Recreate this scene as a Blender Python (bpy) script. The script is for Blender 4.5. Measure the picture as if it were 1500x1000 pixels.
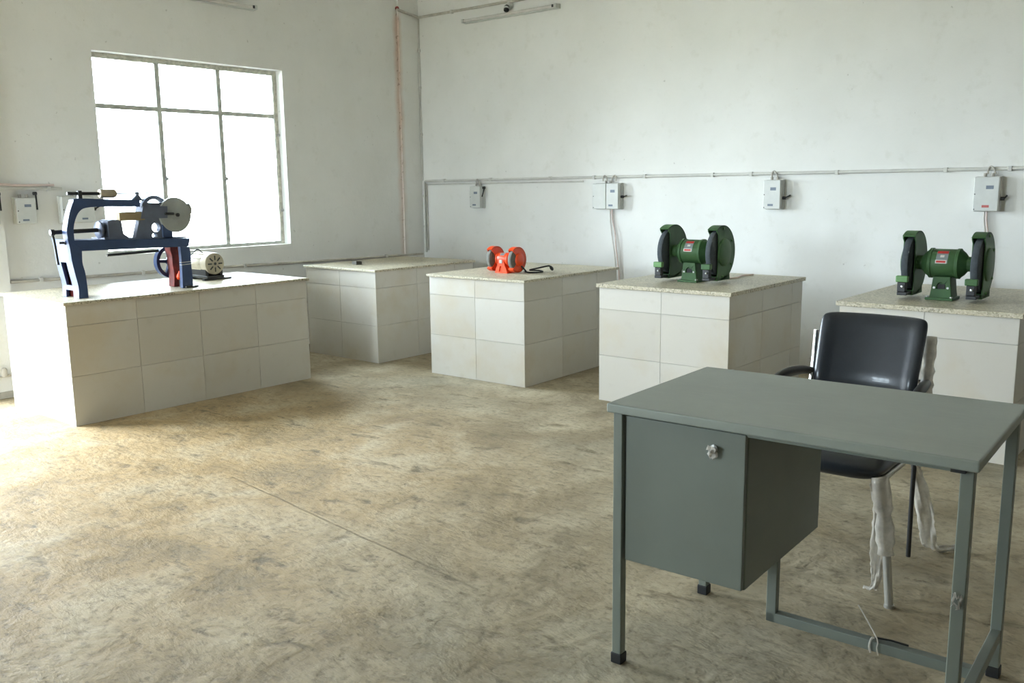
import bpy, bmesh, math, random
from math import sin, cos, pi, radians
from mathutils import Vector, Matrix
from mathutils.geometry import tessellate_polygon

random.seed(7)
for o in list(bpy.data.objects):
    bpy.data.objects.remove(o, do_unlink=True)
sc = bpy.context.scene
COL = sc.collection

# ------------------------------------------------------------------ camera
CX, CY, CZ, YAW, PITCH, ROLL, FPX = 4.6431, -5.7058, 1.3734, 0.68855, -0.16934, -0.01237, 1319.76
fw = Vector((-sin(YAW) * cos(PITCH), cos(YAW) * cos(PITCH), sin(PITCH)))
rt = Vector((cos(YAW), sin(YAW), 0)); up = rt.cross(fw)
r2 = cos(ROLL) * rt + sin(ROLL) * up; u2 = -sin(ROLL) * rt + cos(ROLL) * up
cd = bpy.data.cameras.new('camera'); cd.sensor_width = 36.0; cd.lens = FPX * 36.0 / 1500.0
cd.clip_start = 0.05; cd.clip_end = 200
cam = bpy.data.objects.new('camera', cd); COL.objects.link(cam)
cam.matrix_world = Matrix(((r2.x, u2.x, -fw.x, CX), (r2.y, u2.y, -fw.y, CY), (r2.z, u2.z, -fw.z, CZ), (0, 0, 0, 1)))
sc.camera = cam

# ------------------------------------------------------------------ sky, portals, exposure
world = bpy.data.worlds.new('sky'); sc.world = world; world.use_nodes = True
bg = world.node_tree.nodes['Background']
bg.inputs['Color'].default_value = (0.78, 0.895, 1.0, 1); bg.inputs['Strength'].default_value = 49.0
sc.view_settings.view_transform = 'Standard'; sc.view_settings.look = 'None'
sc.view_settings.exposure = 0.0; sc.view_settings.gamma = 1.0
sc.view_settings.use_curve_mapping = False
sc.cycles.use_denoising = True
sc.cycles.max_bounces = 8; sc.cycles.diffuse_bounces = 6; sc.cycles.transparent_max_bounces = 12
sc.cycles.sample_clamp_indirect = 12; sc.cycles.use_adaptive_sampling = True; sc.cycles.adaptive_threshold = 0.02

# room: x from the window wall, y from the back wall, metres
XL, XR, YB, YF, ZC, TH = -1.88, 11.5, 0.82, -9.0, 3.9, 0.23
WIN = (-2.445, -0.808, 0.912, 2.374)          # window_1 opening  y0 y1 z0 z1
DOOR = (-4.85, -3.62, 0.0, 2.35)              # doorway beside it
FWIN = (-1.3, 0.7, 0.912, 2.374)              # window in the opposite end wall  x0 x1 z0 z1


def portal(name, loc, rot, sx, sy):
    l = bpy.data.lights.new(name, 'AREA'); l.shape = 'RECTANGLE'; l.size = sx; l.size_y = sy
    l.cycles.is_portal = True
    o = bpy.data.objects.new(name, l); o.location = loc; o.rotation_euler = rot; COL.objects.link(o)
for i, (a, b, c, d) in enumerate((WIN, DOOR)):
    portal('daylight_portal', (XL - TH, (a + b) / 2, (c + d) / 2), (0, -pi / 2, 0), d - c, b - a)
portal('daylight_portal', ((FWIN[0] + FWIN[1]) / 2, YF - TH, (FWIN[2] + FWIN[3]) / 2), (pi / 2, 0, 0), FWIN[1] - FWIN[0], FWIN[3] - FWIN[2])

# ------------------------------------------------------------------ helpers
def lin(c):
    return tuple((x / 12.92 if x <= 0.04045 else ((x + 0.055) / 1.055) ** 2.4) for x in [v / 255.0 for v in c])

class MB:
    def __init__(s): s.v = []; s.f = []
    def add(s, vs, fs):
        n = len(s.v); s.v += [tuple(v) for v in vs]; s.f += [tuple(i + n for i in f) for f in fs]; return s
    def box(s, x0, x1, y0, y1, z0, z1, M=None):
        vs = [Vector(p) for p in ((x0, y0, z0), (x1, y0, z0), (x1, y1, z0), (x0, y1, z0), (x0, y0, z1), (x1, y0, z1), (x1, y1, z1), (x0, y1, z1))]
        if M: vs = [M @ v for v in vs]
        return s.add(vs, [(0, 3, 2, 1), (4, 5, 6, 7), (0, 1, 5, 4), (1, 2, 6, 5), (2, 3, 7, 6), (3, 0, 4, 7)])
    def lathe(s, prof, o, d, n=24, closed=True):
        o = Vector(o); d = Vector(d).normalized()
        a = d.orthogonal().normalized(); b = d.cross(a)
        vs = []; fs = []
        for (r, h) in prof:
            for k in range(n):
                t = 2 * pi * k / n
                vs.append(o + d * h + (a * cos(t) + b * sin(t)) * r)
        for i in range(len(prof) - 1):
            for k in range(n):
                k2 = (k + 1) % n
                fs.append((i * n + k, i * n + k2, (i + 1) * n + k2, (i + 1) * n + k))
        if closed:
            fs.append(tuple(range(n - 1, -1, -1))); m = (len(prof) - 1) * n
            fs.append(tuple(range(m, m + n)))
        return s.add(vs, fs)
    def cyl(s, p0, p1, r0, r1=None, n=16):
        p0 = Vector(p0); p1 = Vector(p1)
        return s.lathe([(r0, 0), (r1 if r1 is not None else r0, (p1 - p0).length)], p0, p1 - p0, n)
    def tube(s, pts, r, n=10, flat=1.0):
        pts = [Vector(p) for p in pts]; m = len(pts)
        rs = r if isinstance(r, (list, tuple)) else [r] * m
        t0 = (pts[1] - pts[0]).normalized(); a = t0.orthogonal().normalized()
        vs = []; fs = []
        for i in range(m):
            t = (pts[min(i + 1, m - 1)] - pts[max(i - 1, 0)]).normalized()
            a = (a - t * a.dot(t)).normalized(); b = t.cross(a)
            for k in range(n):
                q = 2 * pi * k / n
                vs.append(pts[i] + (a * cos(q) + b * sin(q) * flat) * rs[i])
        for i in range(m - 1):
            for k in range(n):
                k2 = (k + 1) % n
                fs.append((i * n + k, i * n + k2, (i + 1) * n + k2, (i + 1) * n + k))
        fs.append(tuple(range(n - 1, -1, -1))); fs.append(tuple(range((m - 1) * n, m * n)))
        return s.add(vs, fs)
    def prism(s, loops, fn, w0, w1):
        """loops: outline and holes in 2D; fn(u, v, w) gives the point"""
        if not isinstance(loops[0][0], (list, tuple)): loops = [loops]
        flat = [p for l in loops for p in l]; N = len(flat)
        tris = tessellate_polygon([[Vector((p[0], p[1], 0)) for p in l] for l in loops])
        vs = [fn(p[0], p[1], w0) for p in flat] + [fn(p[0], p[1], w1) for p in flat]
        fs = [tuple(t) for t in tris] + [tuple(i + N for i in reversed(t)) for t in tris]
        k = 0
        for l in loops:
            m = len(l)
            for i in range(m):
                j = (i + 1) % m
                fs.append((k + i, k + i + N, k + j + N, k + j))
            k += m
        return s.add(vs, fs)
    def build(s, name, mat, parent=None, smooth=None, bevel=0, seg=2, solidify=0, loc=None, rotz=0):
        me = bpy.data.meshes.new(name); me.from_pydata(s.v, [], s.f); me.validate()
        bm = bmesh.new(); bm.from_mesh(me); bmesh.ops.recalc_face_normals(bm, faces=bm.faces); bm.to_mesh(me); bm.free()
        if mat: me.materials.append(M[mat])
        o = bpy.data.objects.new(name, me); COL.objects.link(o)
        if smooth:
            for p in me.polygons: p.use_smooth = True
            me.set_sharp_from_angle(angle=radians(smooth))
        if solidify:
            m = o.modifiers.new('s', 'SOLIDIFY'); m.thickness = solidify
        if bevel:
            m = o.modifiers.new('b', 'BEVEL'); m.width = bevel; m.segments = seg; m.limit_method = 'ANGLE'; m.angle_limit = radians(40)
            for p in me.polygons: p.use_smooth = True
            m.harden_normals = True
        if parent: o.parent = parent
        if loc: o.location = loc
        o.rotation_euler.z = rotz
        return o

def tag(o, label=None, cat=None, group=None, kind=None):
    if label: o['label'] = label
    if cat: o['category'] = cat
    if group: o['group'] = group
    if kind: o['kind'] = kind
    return o
def thing(name, loc, label, cat, group=None, rz=0, kind=None):
    o = bpy.data.objects.new(name, None); o.empty_display_size = 0.1; COL.objects.link(o)
    o.location = loc; o.rotation_euler.z = rz
    return tag(o, label, cat, group, kind)
def arc(cx, cy, r, a0, a1, n):
    return [(cx + r * cos(radians(a0 + (a1 - a0) * i / n)), cy + r * sin(radians(a0 + (a1 - a0) * i / n))) for i in range(n + 1)]
def bez(p, n=14):
    """Catmull-Rom through the points"""
    p = [Vector(q) for q in p]; q = [p[0] * 2 - p[1]] + p + [p[-1] * 2 - p[-2]]; out = []
    for i in range(1, len(q) - 2):
        for k in range(n):
            t = k / n
            out.append(0.5 * ((2 * q[i]) + (q[i + 1] - q[i - 1]) * t + (2 * q[i - 1] - 5 * q[i] + 4 * q[i + 1] - q[i + 2]) * t * t + (3 * q[i] - q[i - 1] - 3 * q[i + 1] + q[i + 2]) * t ** 3))
    out.append(p[-1]); return out

# ------------------------------------------------------------------ materials
M = {}
class NT:
    def __init__(s, name):
        m = bpy.data.materials.new(name); m.use_nodes = True; s.m = m; s.t = m.node_tree; s.n = s.t.nodes
        s.p = s.n['Principled BSDF']; M[name] = m
        s.tc = s.n.new('ShaderNodeTexCoord')
    def new(s, typ, **kw):
        n = s.n.new(typ)
        for k, v in kw.items():
            if k in ('ins',):
                for a, b in v.items(): n.inputs[a].default_value = b
            else: setattr(n, k, v)
        return n
    def l(s, a, b): s.t.links.new(a, b)
    def mapping(s, scale=(1, 1, 1), rot=(0, 0, 0), src='Object'):
        mp = s.new('ShaderNodeMapping'); mp.inputs['Scale'].default_value = scale; mp.inputs['Rotation'].default_value = rot
        s.l(s.tc.outputs[src], mp.inputs['Vector']); return mp.outputs['Vector']
    def noise(s, vec, scale, detail=4, rough=0.55, dist=0.0):
        n = s.new('ShaderNodeTexNoise'); n.inputs['Scale'].default_value = scale; n.inputs['Detail'].default_value = detail
        n.inputs['Roughness'].default_value = rough; n.inputs['Distortion'].default_value = dist
        s.l(vec, n.inputs['Vector']); return n.outputs['Fac']
    def ramp(s, fac, stops):
        r = s.new('ShaderNodeValToRGB'); e = r.color_ramp.elements
        while len(e) < len(stops): e.new(0.5)
        for el, (p, c) in zip(e, stops):
            el.position = p; el.color = (c, c, c, 1) if isinstance(c, (int, float)) else (*c, 1)
        s.l(fac, r.inputs['Fac']); return r.outputs['Color']
    def mix(s, fac, a, b, mode='MIX'):
        m = s.new('ShaderNodeMix', data_type='RGBA', blend_type=mode)
        for i, x in ((0, fac), (6, a), (7, b)):
            if hasattr(x, 'node'): s.l(x, m.inputs[i])
            else: m.inputs[i].default_value = x if isinstance(x, (int, float)) else (*x, 1)
        return m.outputs[2]
    def math(s, op, a, b=None, c=None):
        m = s.new('ShaderNodeMath', operation=op)
        for i, x in enumerate((a, b, c)):
            if x is None: continue
            if hasattr(x, 'node'): s.l(x, m.inputs[i])
            else: m.inputs[i].default_value = x
        return m.outputs[0]
    def sep(s, vec):
        n = s.new('ShaderNodeSeparateXYZ'); s.l(vec, n.inputs[0]); return n.outputs
    def color(s, c): s.l(c, s.p.inputs['Base Color'])
    def bump(s, h, strength=0.3, dist=0.01):
        b = s.new('ShaderNodeBump'); b.inputs['Strength'].default_value = strength; b.inputs['Distance'].default_value = dist
        s.l(h, b.inputs['Height']); s.l(b.outputs[0], s.p.inputs['Normal'])

def simple(name, rgb, rough=0.5, metal=0.0, var=0.08, scale=12, bump=0.0, spec=0.5, coat=0.0):
    t = NT(name); c = lin(rgb)
    n = t.noise(t.mapping(), scale, 5, 0.6)
    lo = tuple(x * (1 - var * 1.6) for x in c); hi = tuple(min(1, x * (1 + var)) for x in c)
    t.color(t.ramp(n, [(0.3, lo), (0.7, hi)]))
    t.p.inputs['Roughness'].default_value = rough; t.p.inputs['Metallic'].default_value = metal
    t.p.inputs['Specular IOR Level'].default_value = spec; t.p.inputs['Coat Weight'].default_value = coat
    if bump: t.bump(t.noise(t.mapping(), scale * 6, 4), bump, 0.003)
    return t

# whitewashed plaster; the seam by the corner carries a rusty water stain
def plaster(name, stain=False):
    t = NT(name); v = t.mapping()
    n1 = t.noise(v, 1.3, 5, 0.6); n2 = t.noise(v, 9, 5, 0.65); n3 = t.noise(v, 70, 3)
    c = t.ramp(n1, [(0.3, lin((226, 225, 220))), (0.7, lin((236, 235, 231)))])
    c = t.mix(t.ramp(n2, [(0.58, 0.0), (0.75, 0.25)]), c, lin((200, 197, 184)))
    sp = t.ramp(t.noise(v, 28, 2, 0.4), [(0.74, 0.0), (0.78, 0.35)])
    c = t.mix(sp, c, lin((150, 145, 135)))
    if stain:
        y = t.sep(v)[1]; z = t.sep(v)[2]
        wob = t.math('MULTIPLY', t.math('SUBTRACT', t.noise(v, 6, 3), 0.5), 0.05)
        d = t.math('ABSOLUTE', t.math('ADD', t.math('SUBTRACT', y, 0.548), wob))
        band = t.math('SUBTRACT', 1.0, t.math('MULTIPLY', d, 17.0)); band = t.math('MAXIMUM', band, 0.0)
        fade = t.ramp(t.math('MULTIPLY', z, 0.32), [(0.1, 0.35), (0.95, 0.95), (0.975, 0.0)])
        c = t.mix(t.math('MULTIPLY', t.math('MULTIPLY', band, 0.62), fade), c, lin((196, 142, 106)))
        core = t.math('LESS_THAN', d, 0.012)
        drip = t.ramp(t.noise(t.mapping((1, 1, 1)), 34, 3), [(0.56, 0.0), (0.66, 0.6)])
        c = t.mix(t.math('MULTIPLY', t.math('MULTIPLY', core, drip), fade), c, lin((120, 78, 50)))
    t.color(c); t.p.inputs['Roughness'].default_value = 0.85; t.p.inputs['Specular IOR Level'].default_value = 0.25
    t.bump(t.math('ADD', t.math('MULTIPLY', n2, 0.6), t.math('MULTIPLY', n3, 0.15)), 0.18, 0.02)
plaster('plaster'); plaster('plaster_stained', True)

# rough trowelled concrete floor
t = NT('concrete'); v = t.mapping()
big = t.noise(v, 0.7, 3, 0.55, 0.5); mid = t.noise(v, 2.4, 5, 0.6, 0.35)
sv = t.mapping((1.0, 2.1, 1), (0, 0, radians(-38)))
scuff = t.noise(sv, 4.2, 5, 0.66, 0.25); fine = t.noise(v, 30, 4, 0.7)
c = t.ramp(big, [(0.32, lin((128, 116, 92))), (0.5, lin((146, 132, 105))), (0.68, lin((142, 134, 113)))])
xs = t.sep(v)
# warm light by the doorway, painted into the floor as a tan patch
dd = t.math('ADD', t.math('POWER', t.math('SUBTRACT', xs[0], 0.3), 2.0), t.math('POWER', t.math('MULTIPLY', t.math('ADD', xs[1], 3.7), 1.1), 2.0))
warm_light = t.math('MULTIPLY', t.ramp(t.math('MULTIPLY', dd, 0.16), [(0.0, 0.85), (1.0, 0.0)]), t.ramp(mid, [(0.3, 0.5), (0.7, 1.0)]))
c = t.mix(warm_light, c, lin((184, 150, 94)))
c = t.mix(t.ramp(mid, [(0.46, 0.0), (0.66, 0.7)]), c, lin((180, 167, 140)))
c = t.mix(t.ramp(mid, [(0.30, 0.55), (0.46, 0.0)]), c, lin((118, 103, 74)))
c = t.mix(t.ramp(scuff, [(0.30, 0.9), (0.43, 0.0)]), c, lin((104, 92, 68)))
c = t.mix(t.ramp(fine, [(0.34, 0.55), (0.5, 0.0)]), c, lin((106, 95, 74)))
pit = t.math('MULTIPLY', t.ramp(fine, [(0.33, 1.0), (0.40, 0.0)]), t.ramp(scuff, [(0.36, 1.0), (0.48, 0.0)]))
crk = t.ramp(scuff, [(0.655, 0.0), (0.69, 1.0), (0.70, 1.0), (0.73, 0.0)])
c = t.mix(t.math('MULTIPLY', t.math('MAXIMUM', pit, t.math('MULTIPLY', crk, 0.5)), 0.75), c, lin((88, 74, 54)))
# straight construction joint
jd = t.math('ABSOLUTE', t.math('ADD', t.math('ADD', t.math('ADD', xs[1], 3.216), t.math('MULTIPLY', xs[0], 0.112)), t.math('MULTIPLY', t.math('SUBTRACT', mid, 0.5), 0.03)))
jx = t.math('MULTIPLY', t.math('GREATER_THAN', xs[0], 0.9), t.math('LESS_THAN', xs[0], 2.68))
jl = t.math('MULTIPLY', t.math('MULTIPLY', t.ramp(t.math('MULTIPLY', jd, 90.0), [(0.25, 1.0), (0.8, 0.0)]), jx), t.ramp(scuff, [(0.40, 0.15), (0.58, 1.0)]))
c = t.mix(t.math('MULTIPLY', jl, 0.6), c, lin((110, 94, 66)))
t.color(c); t.p.inputs['Roughness'].default_value = 0.78; t.p.inputs['Specular IOR Level'].default_value = 0.35
h = t.math('ADD', t.math('ADD', t.math('MULTIPLY', mid, 0.8), t.math('MULTIPLY', fine, 0.08)), t.math('MULTIPLY', scuff, 0.65))
h = t.math('SUBTRACT', h, t.math('MULTIPLY', jl, 0.3))
t.bump(h, 0.55, 0.04)

simple('ceiling_paint', (232, 231, 227), 0.9)
simple('outside_ground', (170, 164, 150), 0.95, scale=2)
# glazed tile with faint stains
t = NT('tile'); v = t.mapping(); info = t.new('ShaderNodeObjectInfo')
wv = t.new('ShaderNodeVectorMath', operation='ADD'); t.l(t.tc.outputs['Object'], wv.inputs[0]); t.l(info.outputs['Location'], wv.inputs[1])
n1 = t.noise(wv.outputs[0], 2.6, 5, 0.6); n2 = t.noise(wv.outputs[0], 11, 4, 0.6)
c = t.ramp(info.outputs['Random'], [(0.0, lin((196, 191, 180))), (1.0, lin((206, 202, 193)))])
c = t.mix(t.ramp(n1, [(0.5, 0.0), (0.75, 0.5)]), c, lin((190, 174, 142)))
c = t.mix(t.ramp(n2, [(0.6, 0.0), (0.8, 0.25)]), c, lin((170, 160, 140)))
t.color(c); t.p.inputs['Roughness'].default_value = 0.32
simple('grout', (186, 181, 170), 0.9, scale=25)
# speckled polished stone slab
t = NT('granite'); v = t.mapping()
vo = t.new('ShaderNodeTexVoronoi'); vo.inputs['Scale'].default_value = 130; t.l(v, vo.inputs['Vector'])
g = t.new('ShaderNodeSeparateColor'); t.l(vo.outputs['Color'], g.inputs[0])
c = t.ramp(g.outputs[0], [(0.0, lin((122, 115, 96))), (0.2, lin((164, 156, 132))), (0.6, lin((186, 178, 156))), (1.0, lin((206, 198, 178)))])
n1 = t.noise(v, 3, 5, 0.6)
c = t.mix(t.ramp(n1, [(0.45, 0.0), (0.7, 0.55)]), c, lin((206, 196, 168)))
t.color(c); t.p.inputs['Roughness'].default_value = 0.42
t.bump(t.noise(v, 60, 3), 0.1, 0.004)

simple('green_paint', (66, 99, 60), 0.5, var=0.12, scale=9, spec=0.3)
simple('pale_green_paint', (96, 140, 82), 0.45)
simple('orange_paint', (232, 74, 20), 0.35, var=0.1)
simple('blue_paint', (46, 66, 104), 0.36, var=0.14, scale=10)
simple('grey_blue_paint', (92, 100, 118), 0.42, var=0.12)
simple('red_oxide', (118, 38, 30), 0.6, var=0.35, scale=22)
simple('grey_paint_disc', (150, 154, 150), 0.45)
simple('cream_enamel', (172, 162, 140), 0.42, var=0.12)
simple('brass_block', (146, 128, 92), 0.5, var=0.12)
simple('black_steel', (34, 34, 34), 0.42)
simple('dark_steel', (66, 66, 66), 0.38, 0.7)
simple('bright_steel', (190, 190, 188), 0.28, 0.9, var=0.05)
simple('chrome', (225, 225, 225), 0.12, 1.0, var=0.02)
simple('tube_steel', (178, 176, 168), 0.34, 0.75, var=0.06)
simple('abrasive_dark', (72, 78, 82), 0.92, var=0.12, scale=60, bump=0.25)
simple('abrasive_grey', (118, 116, 110), 0.92, var=0.1, scale=60, bump=0.25)
simple('plate_white', (214, 210, 204), 0.5)
simple('plate_red', (196, 44, 40), 0.5)
simple('plate_grey', (132, 140, 140), 0.5)
simple('box_enamel', (206, 207, 202), 0.4, var=0.04)
simple('label_blue', (116, 126, 140), 0.5)
simple('label_red', (190, 96, 92), 0.5)
simple('pvc_white', (205, 203, 196), 0.55, var=0.06)
simple('pvc_old', (190, 184, 173), 0.6, var=0.15)
simple('wire_pink', (222, 202, 194), 0.6)
simple('wire_white', (216, 212, 204), 0.6)
simple('rubber_black', (22, 22, 22), 0.6)
simple('window_steel', (196, 196, 186), 0.55, var=0.2, scale=20)
simple('mortar', (206, 202, 188), 0.95, var=0.2, scale=30, bump=0.5)
simple('leatherette', (30, 36, 44), 0.34, var=0.08, scale=30, bump=0.06, coat=0.25)
simple('plastic_black', (28, 27, 26), 0.42)
# brushed grey desk enamel with scuffs; light on the top painted in as paler grey
t = NT('desk_enamel_lit'); v = t.mapping((1, 1, 1))
n1 = t.noise(v, 3.5, 5, 0.6); n2 = t.noise(t.mapping((2, 14, 2)), 5, 4, 0.6)
c = t.ramp(n1, [(0.3, lin((128, 134, 126))), (0.7, lin((140, 146, 137)))])
c = t.mix(t.ramp(n2, [(0.55, 0.0), (0.8, 0.3)]), c, lin((158, 160, 150)))
t.color(c); t.p.inputs['Roughness'].default_value = 0.42
simple('desk_enamel_plain', (111, 117, 108), 0.42, var=0.05, scale=4)
simple('wood_block', (88, 84, 76), 0.7)
# translucent wrapping film
t = NT('film'); n1 = t.noise(t.mapping(), 25, 4, 0.6)
t.p.inputs['Base Color'].default_value = (*lin((214, 208, 196)), 1); t.p.inputs['Roughness'].default_value = 0.35
t.p.inputs['Subsurface Weight'].default_value = 0.0
tr = t.new('ShaderNodeBsdfTransparent'); tl = t.new('ShaderNodeBsdfTranslucent'); tl.inputs['Color'].default_value = (*lin((216, 210, 198)), 1)
m1 = t.new('ShaderNodeMixShader'); m1.inputs[0].default_value = 0.35; t.l(t.p.outputs[0], m1.inputs[1]); t.l(tl.outputs[0], m1.inputs[2])
m2 = t.new('ShaderNodeMixShader'); t.l(t.ramp(n1, [(0.35, 0.12), (0.7, 0.45)]), m2.inputs[0]); t.l(m1.outputs[0], m2.inputs[1]); t.l(tr.outputs[0], m2.inputs[2])
t.l(m2.outputs[0], t.n['Material Output'].inputs['Surface'])
# thin window glass
t = NT('glass'); tr = t.new('ShaderNodeBsdfTransparent'); gl = t.new('ShaderNodeBsdfGlossy'); gl.inputs['Roughness'].default_value = 0.05
tr.inputs['Color'].default_value = (0.93, 0.95, 0.95, 1)
fr = t.new('ShaderNodeFresnel'); fr.inputs['IOR'].default_value = 1.45
ms = t.new('ShaderNodeMixShader'); t.l(fr.outputs[0], ms.inputs[0]); t.l(tr.outputs[0], ms.inputs[1]); t.l(gl.outputs[0], ms.inputs[2])
t.l(ms.outputs[0], t.n['Material Output'].inputs['Surface'])

# ------------------------------------------------------------------ the room
def struct(name, mb, mat, **k):
    return tag(mb.build(name, mat, **k), kind='structure')
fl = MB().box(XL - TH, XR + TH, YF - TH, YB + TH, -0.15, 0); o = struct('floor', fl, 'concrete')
o['label'] = 'rough sandy concrete floor with a straight joint'
struct('ceiling', MB().box(XL - TH, XR + TH, YF - TH, YB + TH, ZC, ZC + 0.15), 'ceiling_paint')
def wall_with_holes(along, holes, a0, a1, d0, d1, flip):
    mb = MB(); cuts = sorted(holes); p = a0
    def b(u0, u1, z0, z1):
        if u1 - u0 < 1e-4 or z1 - z0 < 1e-4: return
        if along == 'y': mb.box(d0, d1, u0, u1, z0, z1)
        else: mb.box(u0, u1, d0, d1, z0, z1)
    for (h0, h1, z0, z1) in cuts:
        b(p, h0, 0, ZC); b(h0, h1, 0, z0); b(h0, h1, z1, ZC); p = h1
    b(p, a1, 0, ZC)
    return mb
struct('wall_left', wall_with_holes('y', [WIN, DOOR], YF - TH, YB + TH, XL - TH, XL, 0), 'plaster_stained')
struct('wall_back', MB().box(XL, XR + TH, YB, YB + TH, 0, ZC), 'plaster')
struct('wall_right', MB().box(XR, XR + TH, YF - TH, YB, 0, ZC), 'plaster')
struct('wall_front', wall_with_holes('x', [FWIN], XL, XR, YF - TH, YF, 0), 'plaster')
# corner pilaster, a finger proud of the window wall, and one beside the doorway
tag(MB().box(XL, XL + 0.018, 0.556, YB, 0, ZC).build('trim_1', 'plaster_stained'), 'shallow whitewashed pilaster in the room corner', kind='structure')
tag(MB().box(XL, XL + 0.045, -3.56, -3.165, 0, ZC).build('trim_2', 'plaster'), 'whitewashed pilaster beside the doorway', kind='structure')
struct('baseboard_left', MB().box(XL + 0.045, XL + 0.057, -3.56, -3.165, 0, 0.045), 'grout')
struct('ground_outside', MB().box(-60, XL - TH - 0.01, -60, 60, -0.5, -0.12).box(XL - TH - 0.01, 60, -60, YF - TH - 0.01, -0.5, -0.12), 'outside_ground')

# window_1: steel frame a hand's breadth back in the reveal
def window(name, label, Y0, Y1, Z0, Z1, xo, along='y', detail=True):
    w = thing(name, (xo, (Y0 + Y1) / 2, Z0) if along == 'y' else ((Y0 + Y1) / 2, xo, Z0), label, None, kind='structure')
    if 'category' in w: del w['category']
    hw = (Y1 - Y0) / 2; H = Z1 - Z0; rng = random.Random(3)
    def B(mb, u0, u1, d0, d1, z0, z1):
        return mb.box(d0, d1, u0, u1, z0, z1) if along == 'y' else mb.box(u0, u1, d0, d1, z0, z1)
    fr = MB(); f = 0.036
    B(fr, -hw, -hw + f, -.02, .02, 0, H); B(fr, hw - f, hw, -.02, .02, 0, H)
    B(fr, -hw + f, hw - f, -.02, .02, H - f, H); B(fr, -hw + f, hw - f, -.02, .02, 0, f * .7)
    fr.build('frame', 'window_steel', w, bevel=0.003)
    zt = H - 0.375
    ms = [-hw + 2 * hw * 0.335, -hw + 2 * hw * 0.66]
    for m in ms:
        B(MB(), m - .019, m + .019, -.018, .018, f * .7, H - f).build('mullion', 'window_steel', w, bevel=0.003)
    B(MB(), -hw + f, hw - f, -.017, .017, zt - .017, zt + .017).build('transom', 'window_steel', w, bevel=0.003)
    es = [-hw + f] + ms + [hw - f]
    for i in range(3):
        for (za, zb) in ((f * .7, zt - .017), (zt + .017, H - f)):
            a = es[i] + (.019 if i else 0); b = es[i + 1] - (.019 if i < 2 else 0)
            B(MB(), a, b, -.003, .003, za, zb).build('pane', 'glass', w)
    if detail:
        for u in (hw - f * .5, ms[1], ms[0]):
            for z in ((0.29, 0.93) if u > ms[1] else (0.56,)):
                k = MB().lathe([(.004, 0), (.014, .006), (.014, .02), (.006, .028)], (.018, u + .006, z), (1, 0.3, 0), 12)
                k.build('latch_knob', 'bright_steel', w, smooth=40)
        # ragged mortar pressed along the frame where it meets the reveal
        mo = MB()
        for k in range(46):
            y = -hw + 2 * hw * k / 46; dz = rng.uniform(.004, .02)
            mo.box(-.026, .025, y, y + 2 * hw / 46 + .001, H - f * .5 - dz, H - .001)
        mo.build('mortar_bead', 'mortar', w)
        mo = MB()
        for k in range(44):
            z = H * k / 44; dz = rng.uniform(.002, .014)
            mo.box(-.026, .026, hw - f * .6 - dz, hw - .001, z, z + H / 44 + .001)
        mo.build('mortar_bead', 'mortar', w)
    return w
window('window_1', 'bright steel framed window with six panes above the blue sawing machine', *WIN, XL - 0.115)
window('window_2', 'steel framed window in the wall facing the grinders', FWIN[0], FWIN[1], FWIN[2], FWIN[3], YF - 0.115, along='x', detail=False)
d1 = thing('door_1', (XL - 0.1, (DOOR[0] + DOOR[1]) / 2, 0), 'open doorway with a steel frame beside the pilaster', None, kind='structure')
hw = (DOOR[1] - DOOR[0]) / 2
for s in (-1, 1):
    MB().box(-.05, .05, s * hw - (.05 if s > 0 else 0), s * hw + (.05 if s < 0 else 0), 0, DOOR[3]).build('jamb', 'window_steel', d1)
MB().box(-.05, .05, -hw + .05, hw - .05, DOOR[3] - .05, DOOR[3]).build('head', 'window_steel', d1)

# ------------------------------------------------------------------ tiled plinths
_tiles = {}
def tile_obj(w, h, face, parent, x, y, z):
    key = (round(w, 3), round(h, 3), face)
    if key not in _tiles:
        t_ = 0.007; g = 0.0012
        mb = MB()
        if face == 'y': mb.box(g, w - g, -t_, 0, g, h - g)
        else: mb.box(0, t_, g, w - g, g, h - g)
        o = mb.build('tile', 'tile', parent); _tiles[key] = o.data; o.location = (x, y, z)
    else:
        o = bpy.data.objects.new('tile', _tiles[key]); COL.objects.link(o); o.parent = parent; o.location = (x, y, z)
    return o
def split(L, step, equal=False):
    if equal:
        n = max(1, round(L / step)); return [(L * i / n, L * (i + 1) / n) for i in range(n)]
    out = []; p = 0
    while p < L - 0.03:
        q = min(L, p + step); q = L if L - q < 0.03 else q
        out.append((p, q)); p = q
    return out
def plinth(x, y, rz, W, D, H, label, th=.018):
    """near right corner at x, y; W along the back wall, D towards it"""
    p = thing('tiled_plinth', (x, y, 0), label, 'plinth', 'white tiled machine plinths', rz)
    tb = H - th; t_ = 0.007
    MB().box(-W + t_, -t_, t_, D - t_, 0, tb).build('core', 'grout', p)
    rows = [(0, .3), (.3, .6), (.6, tb)]
    for (z0, z1) in rows:
        for (a, b) in split(W, .45, True):
            tile_obj(b - a, z1 - z0, 'y', p, -W + a, t_, z0)
            tile_obj(b - a, z1 - z0, 'y', p, -W + a, D, z0)
        for (a, b) in split(D, .45, D > 1.5):
            tile_obj(b - a, z1 - z0, 'x', p, -t_, a, z0)
            tile_obj(b - a, z1 - z0, 'x', p, -W, a, z0)
    ov = 0.016
    s = MB().box(-W - ov, ov, -ov, D + ov, tb, H).build('slab_top', 'granite', p, bevel=0.003)
    s['label'] = 'speckled stone slab'
    return p
plinth(-0.673, -3.336, -0.010, 0.876, 1.724, 0.744, 'long white tiled plinth carrying the blue sawing machine under the window')
plinth(-0.670, -0.929, -0.012, 0.879, 1.136, 0.747, 'white tiled plinth in the corner, empty but for a small dark block')
plinth(0.823, -0.928, 0.012, 0.891, 1.180, 0.749, 'white tiled plinth carrying the small orange grinder')
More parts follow.
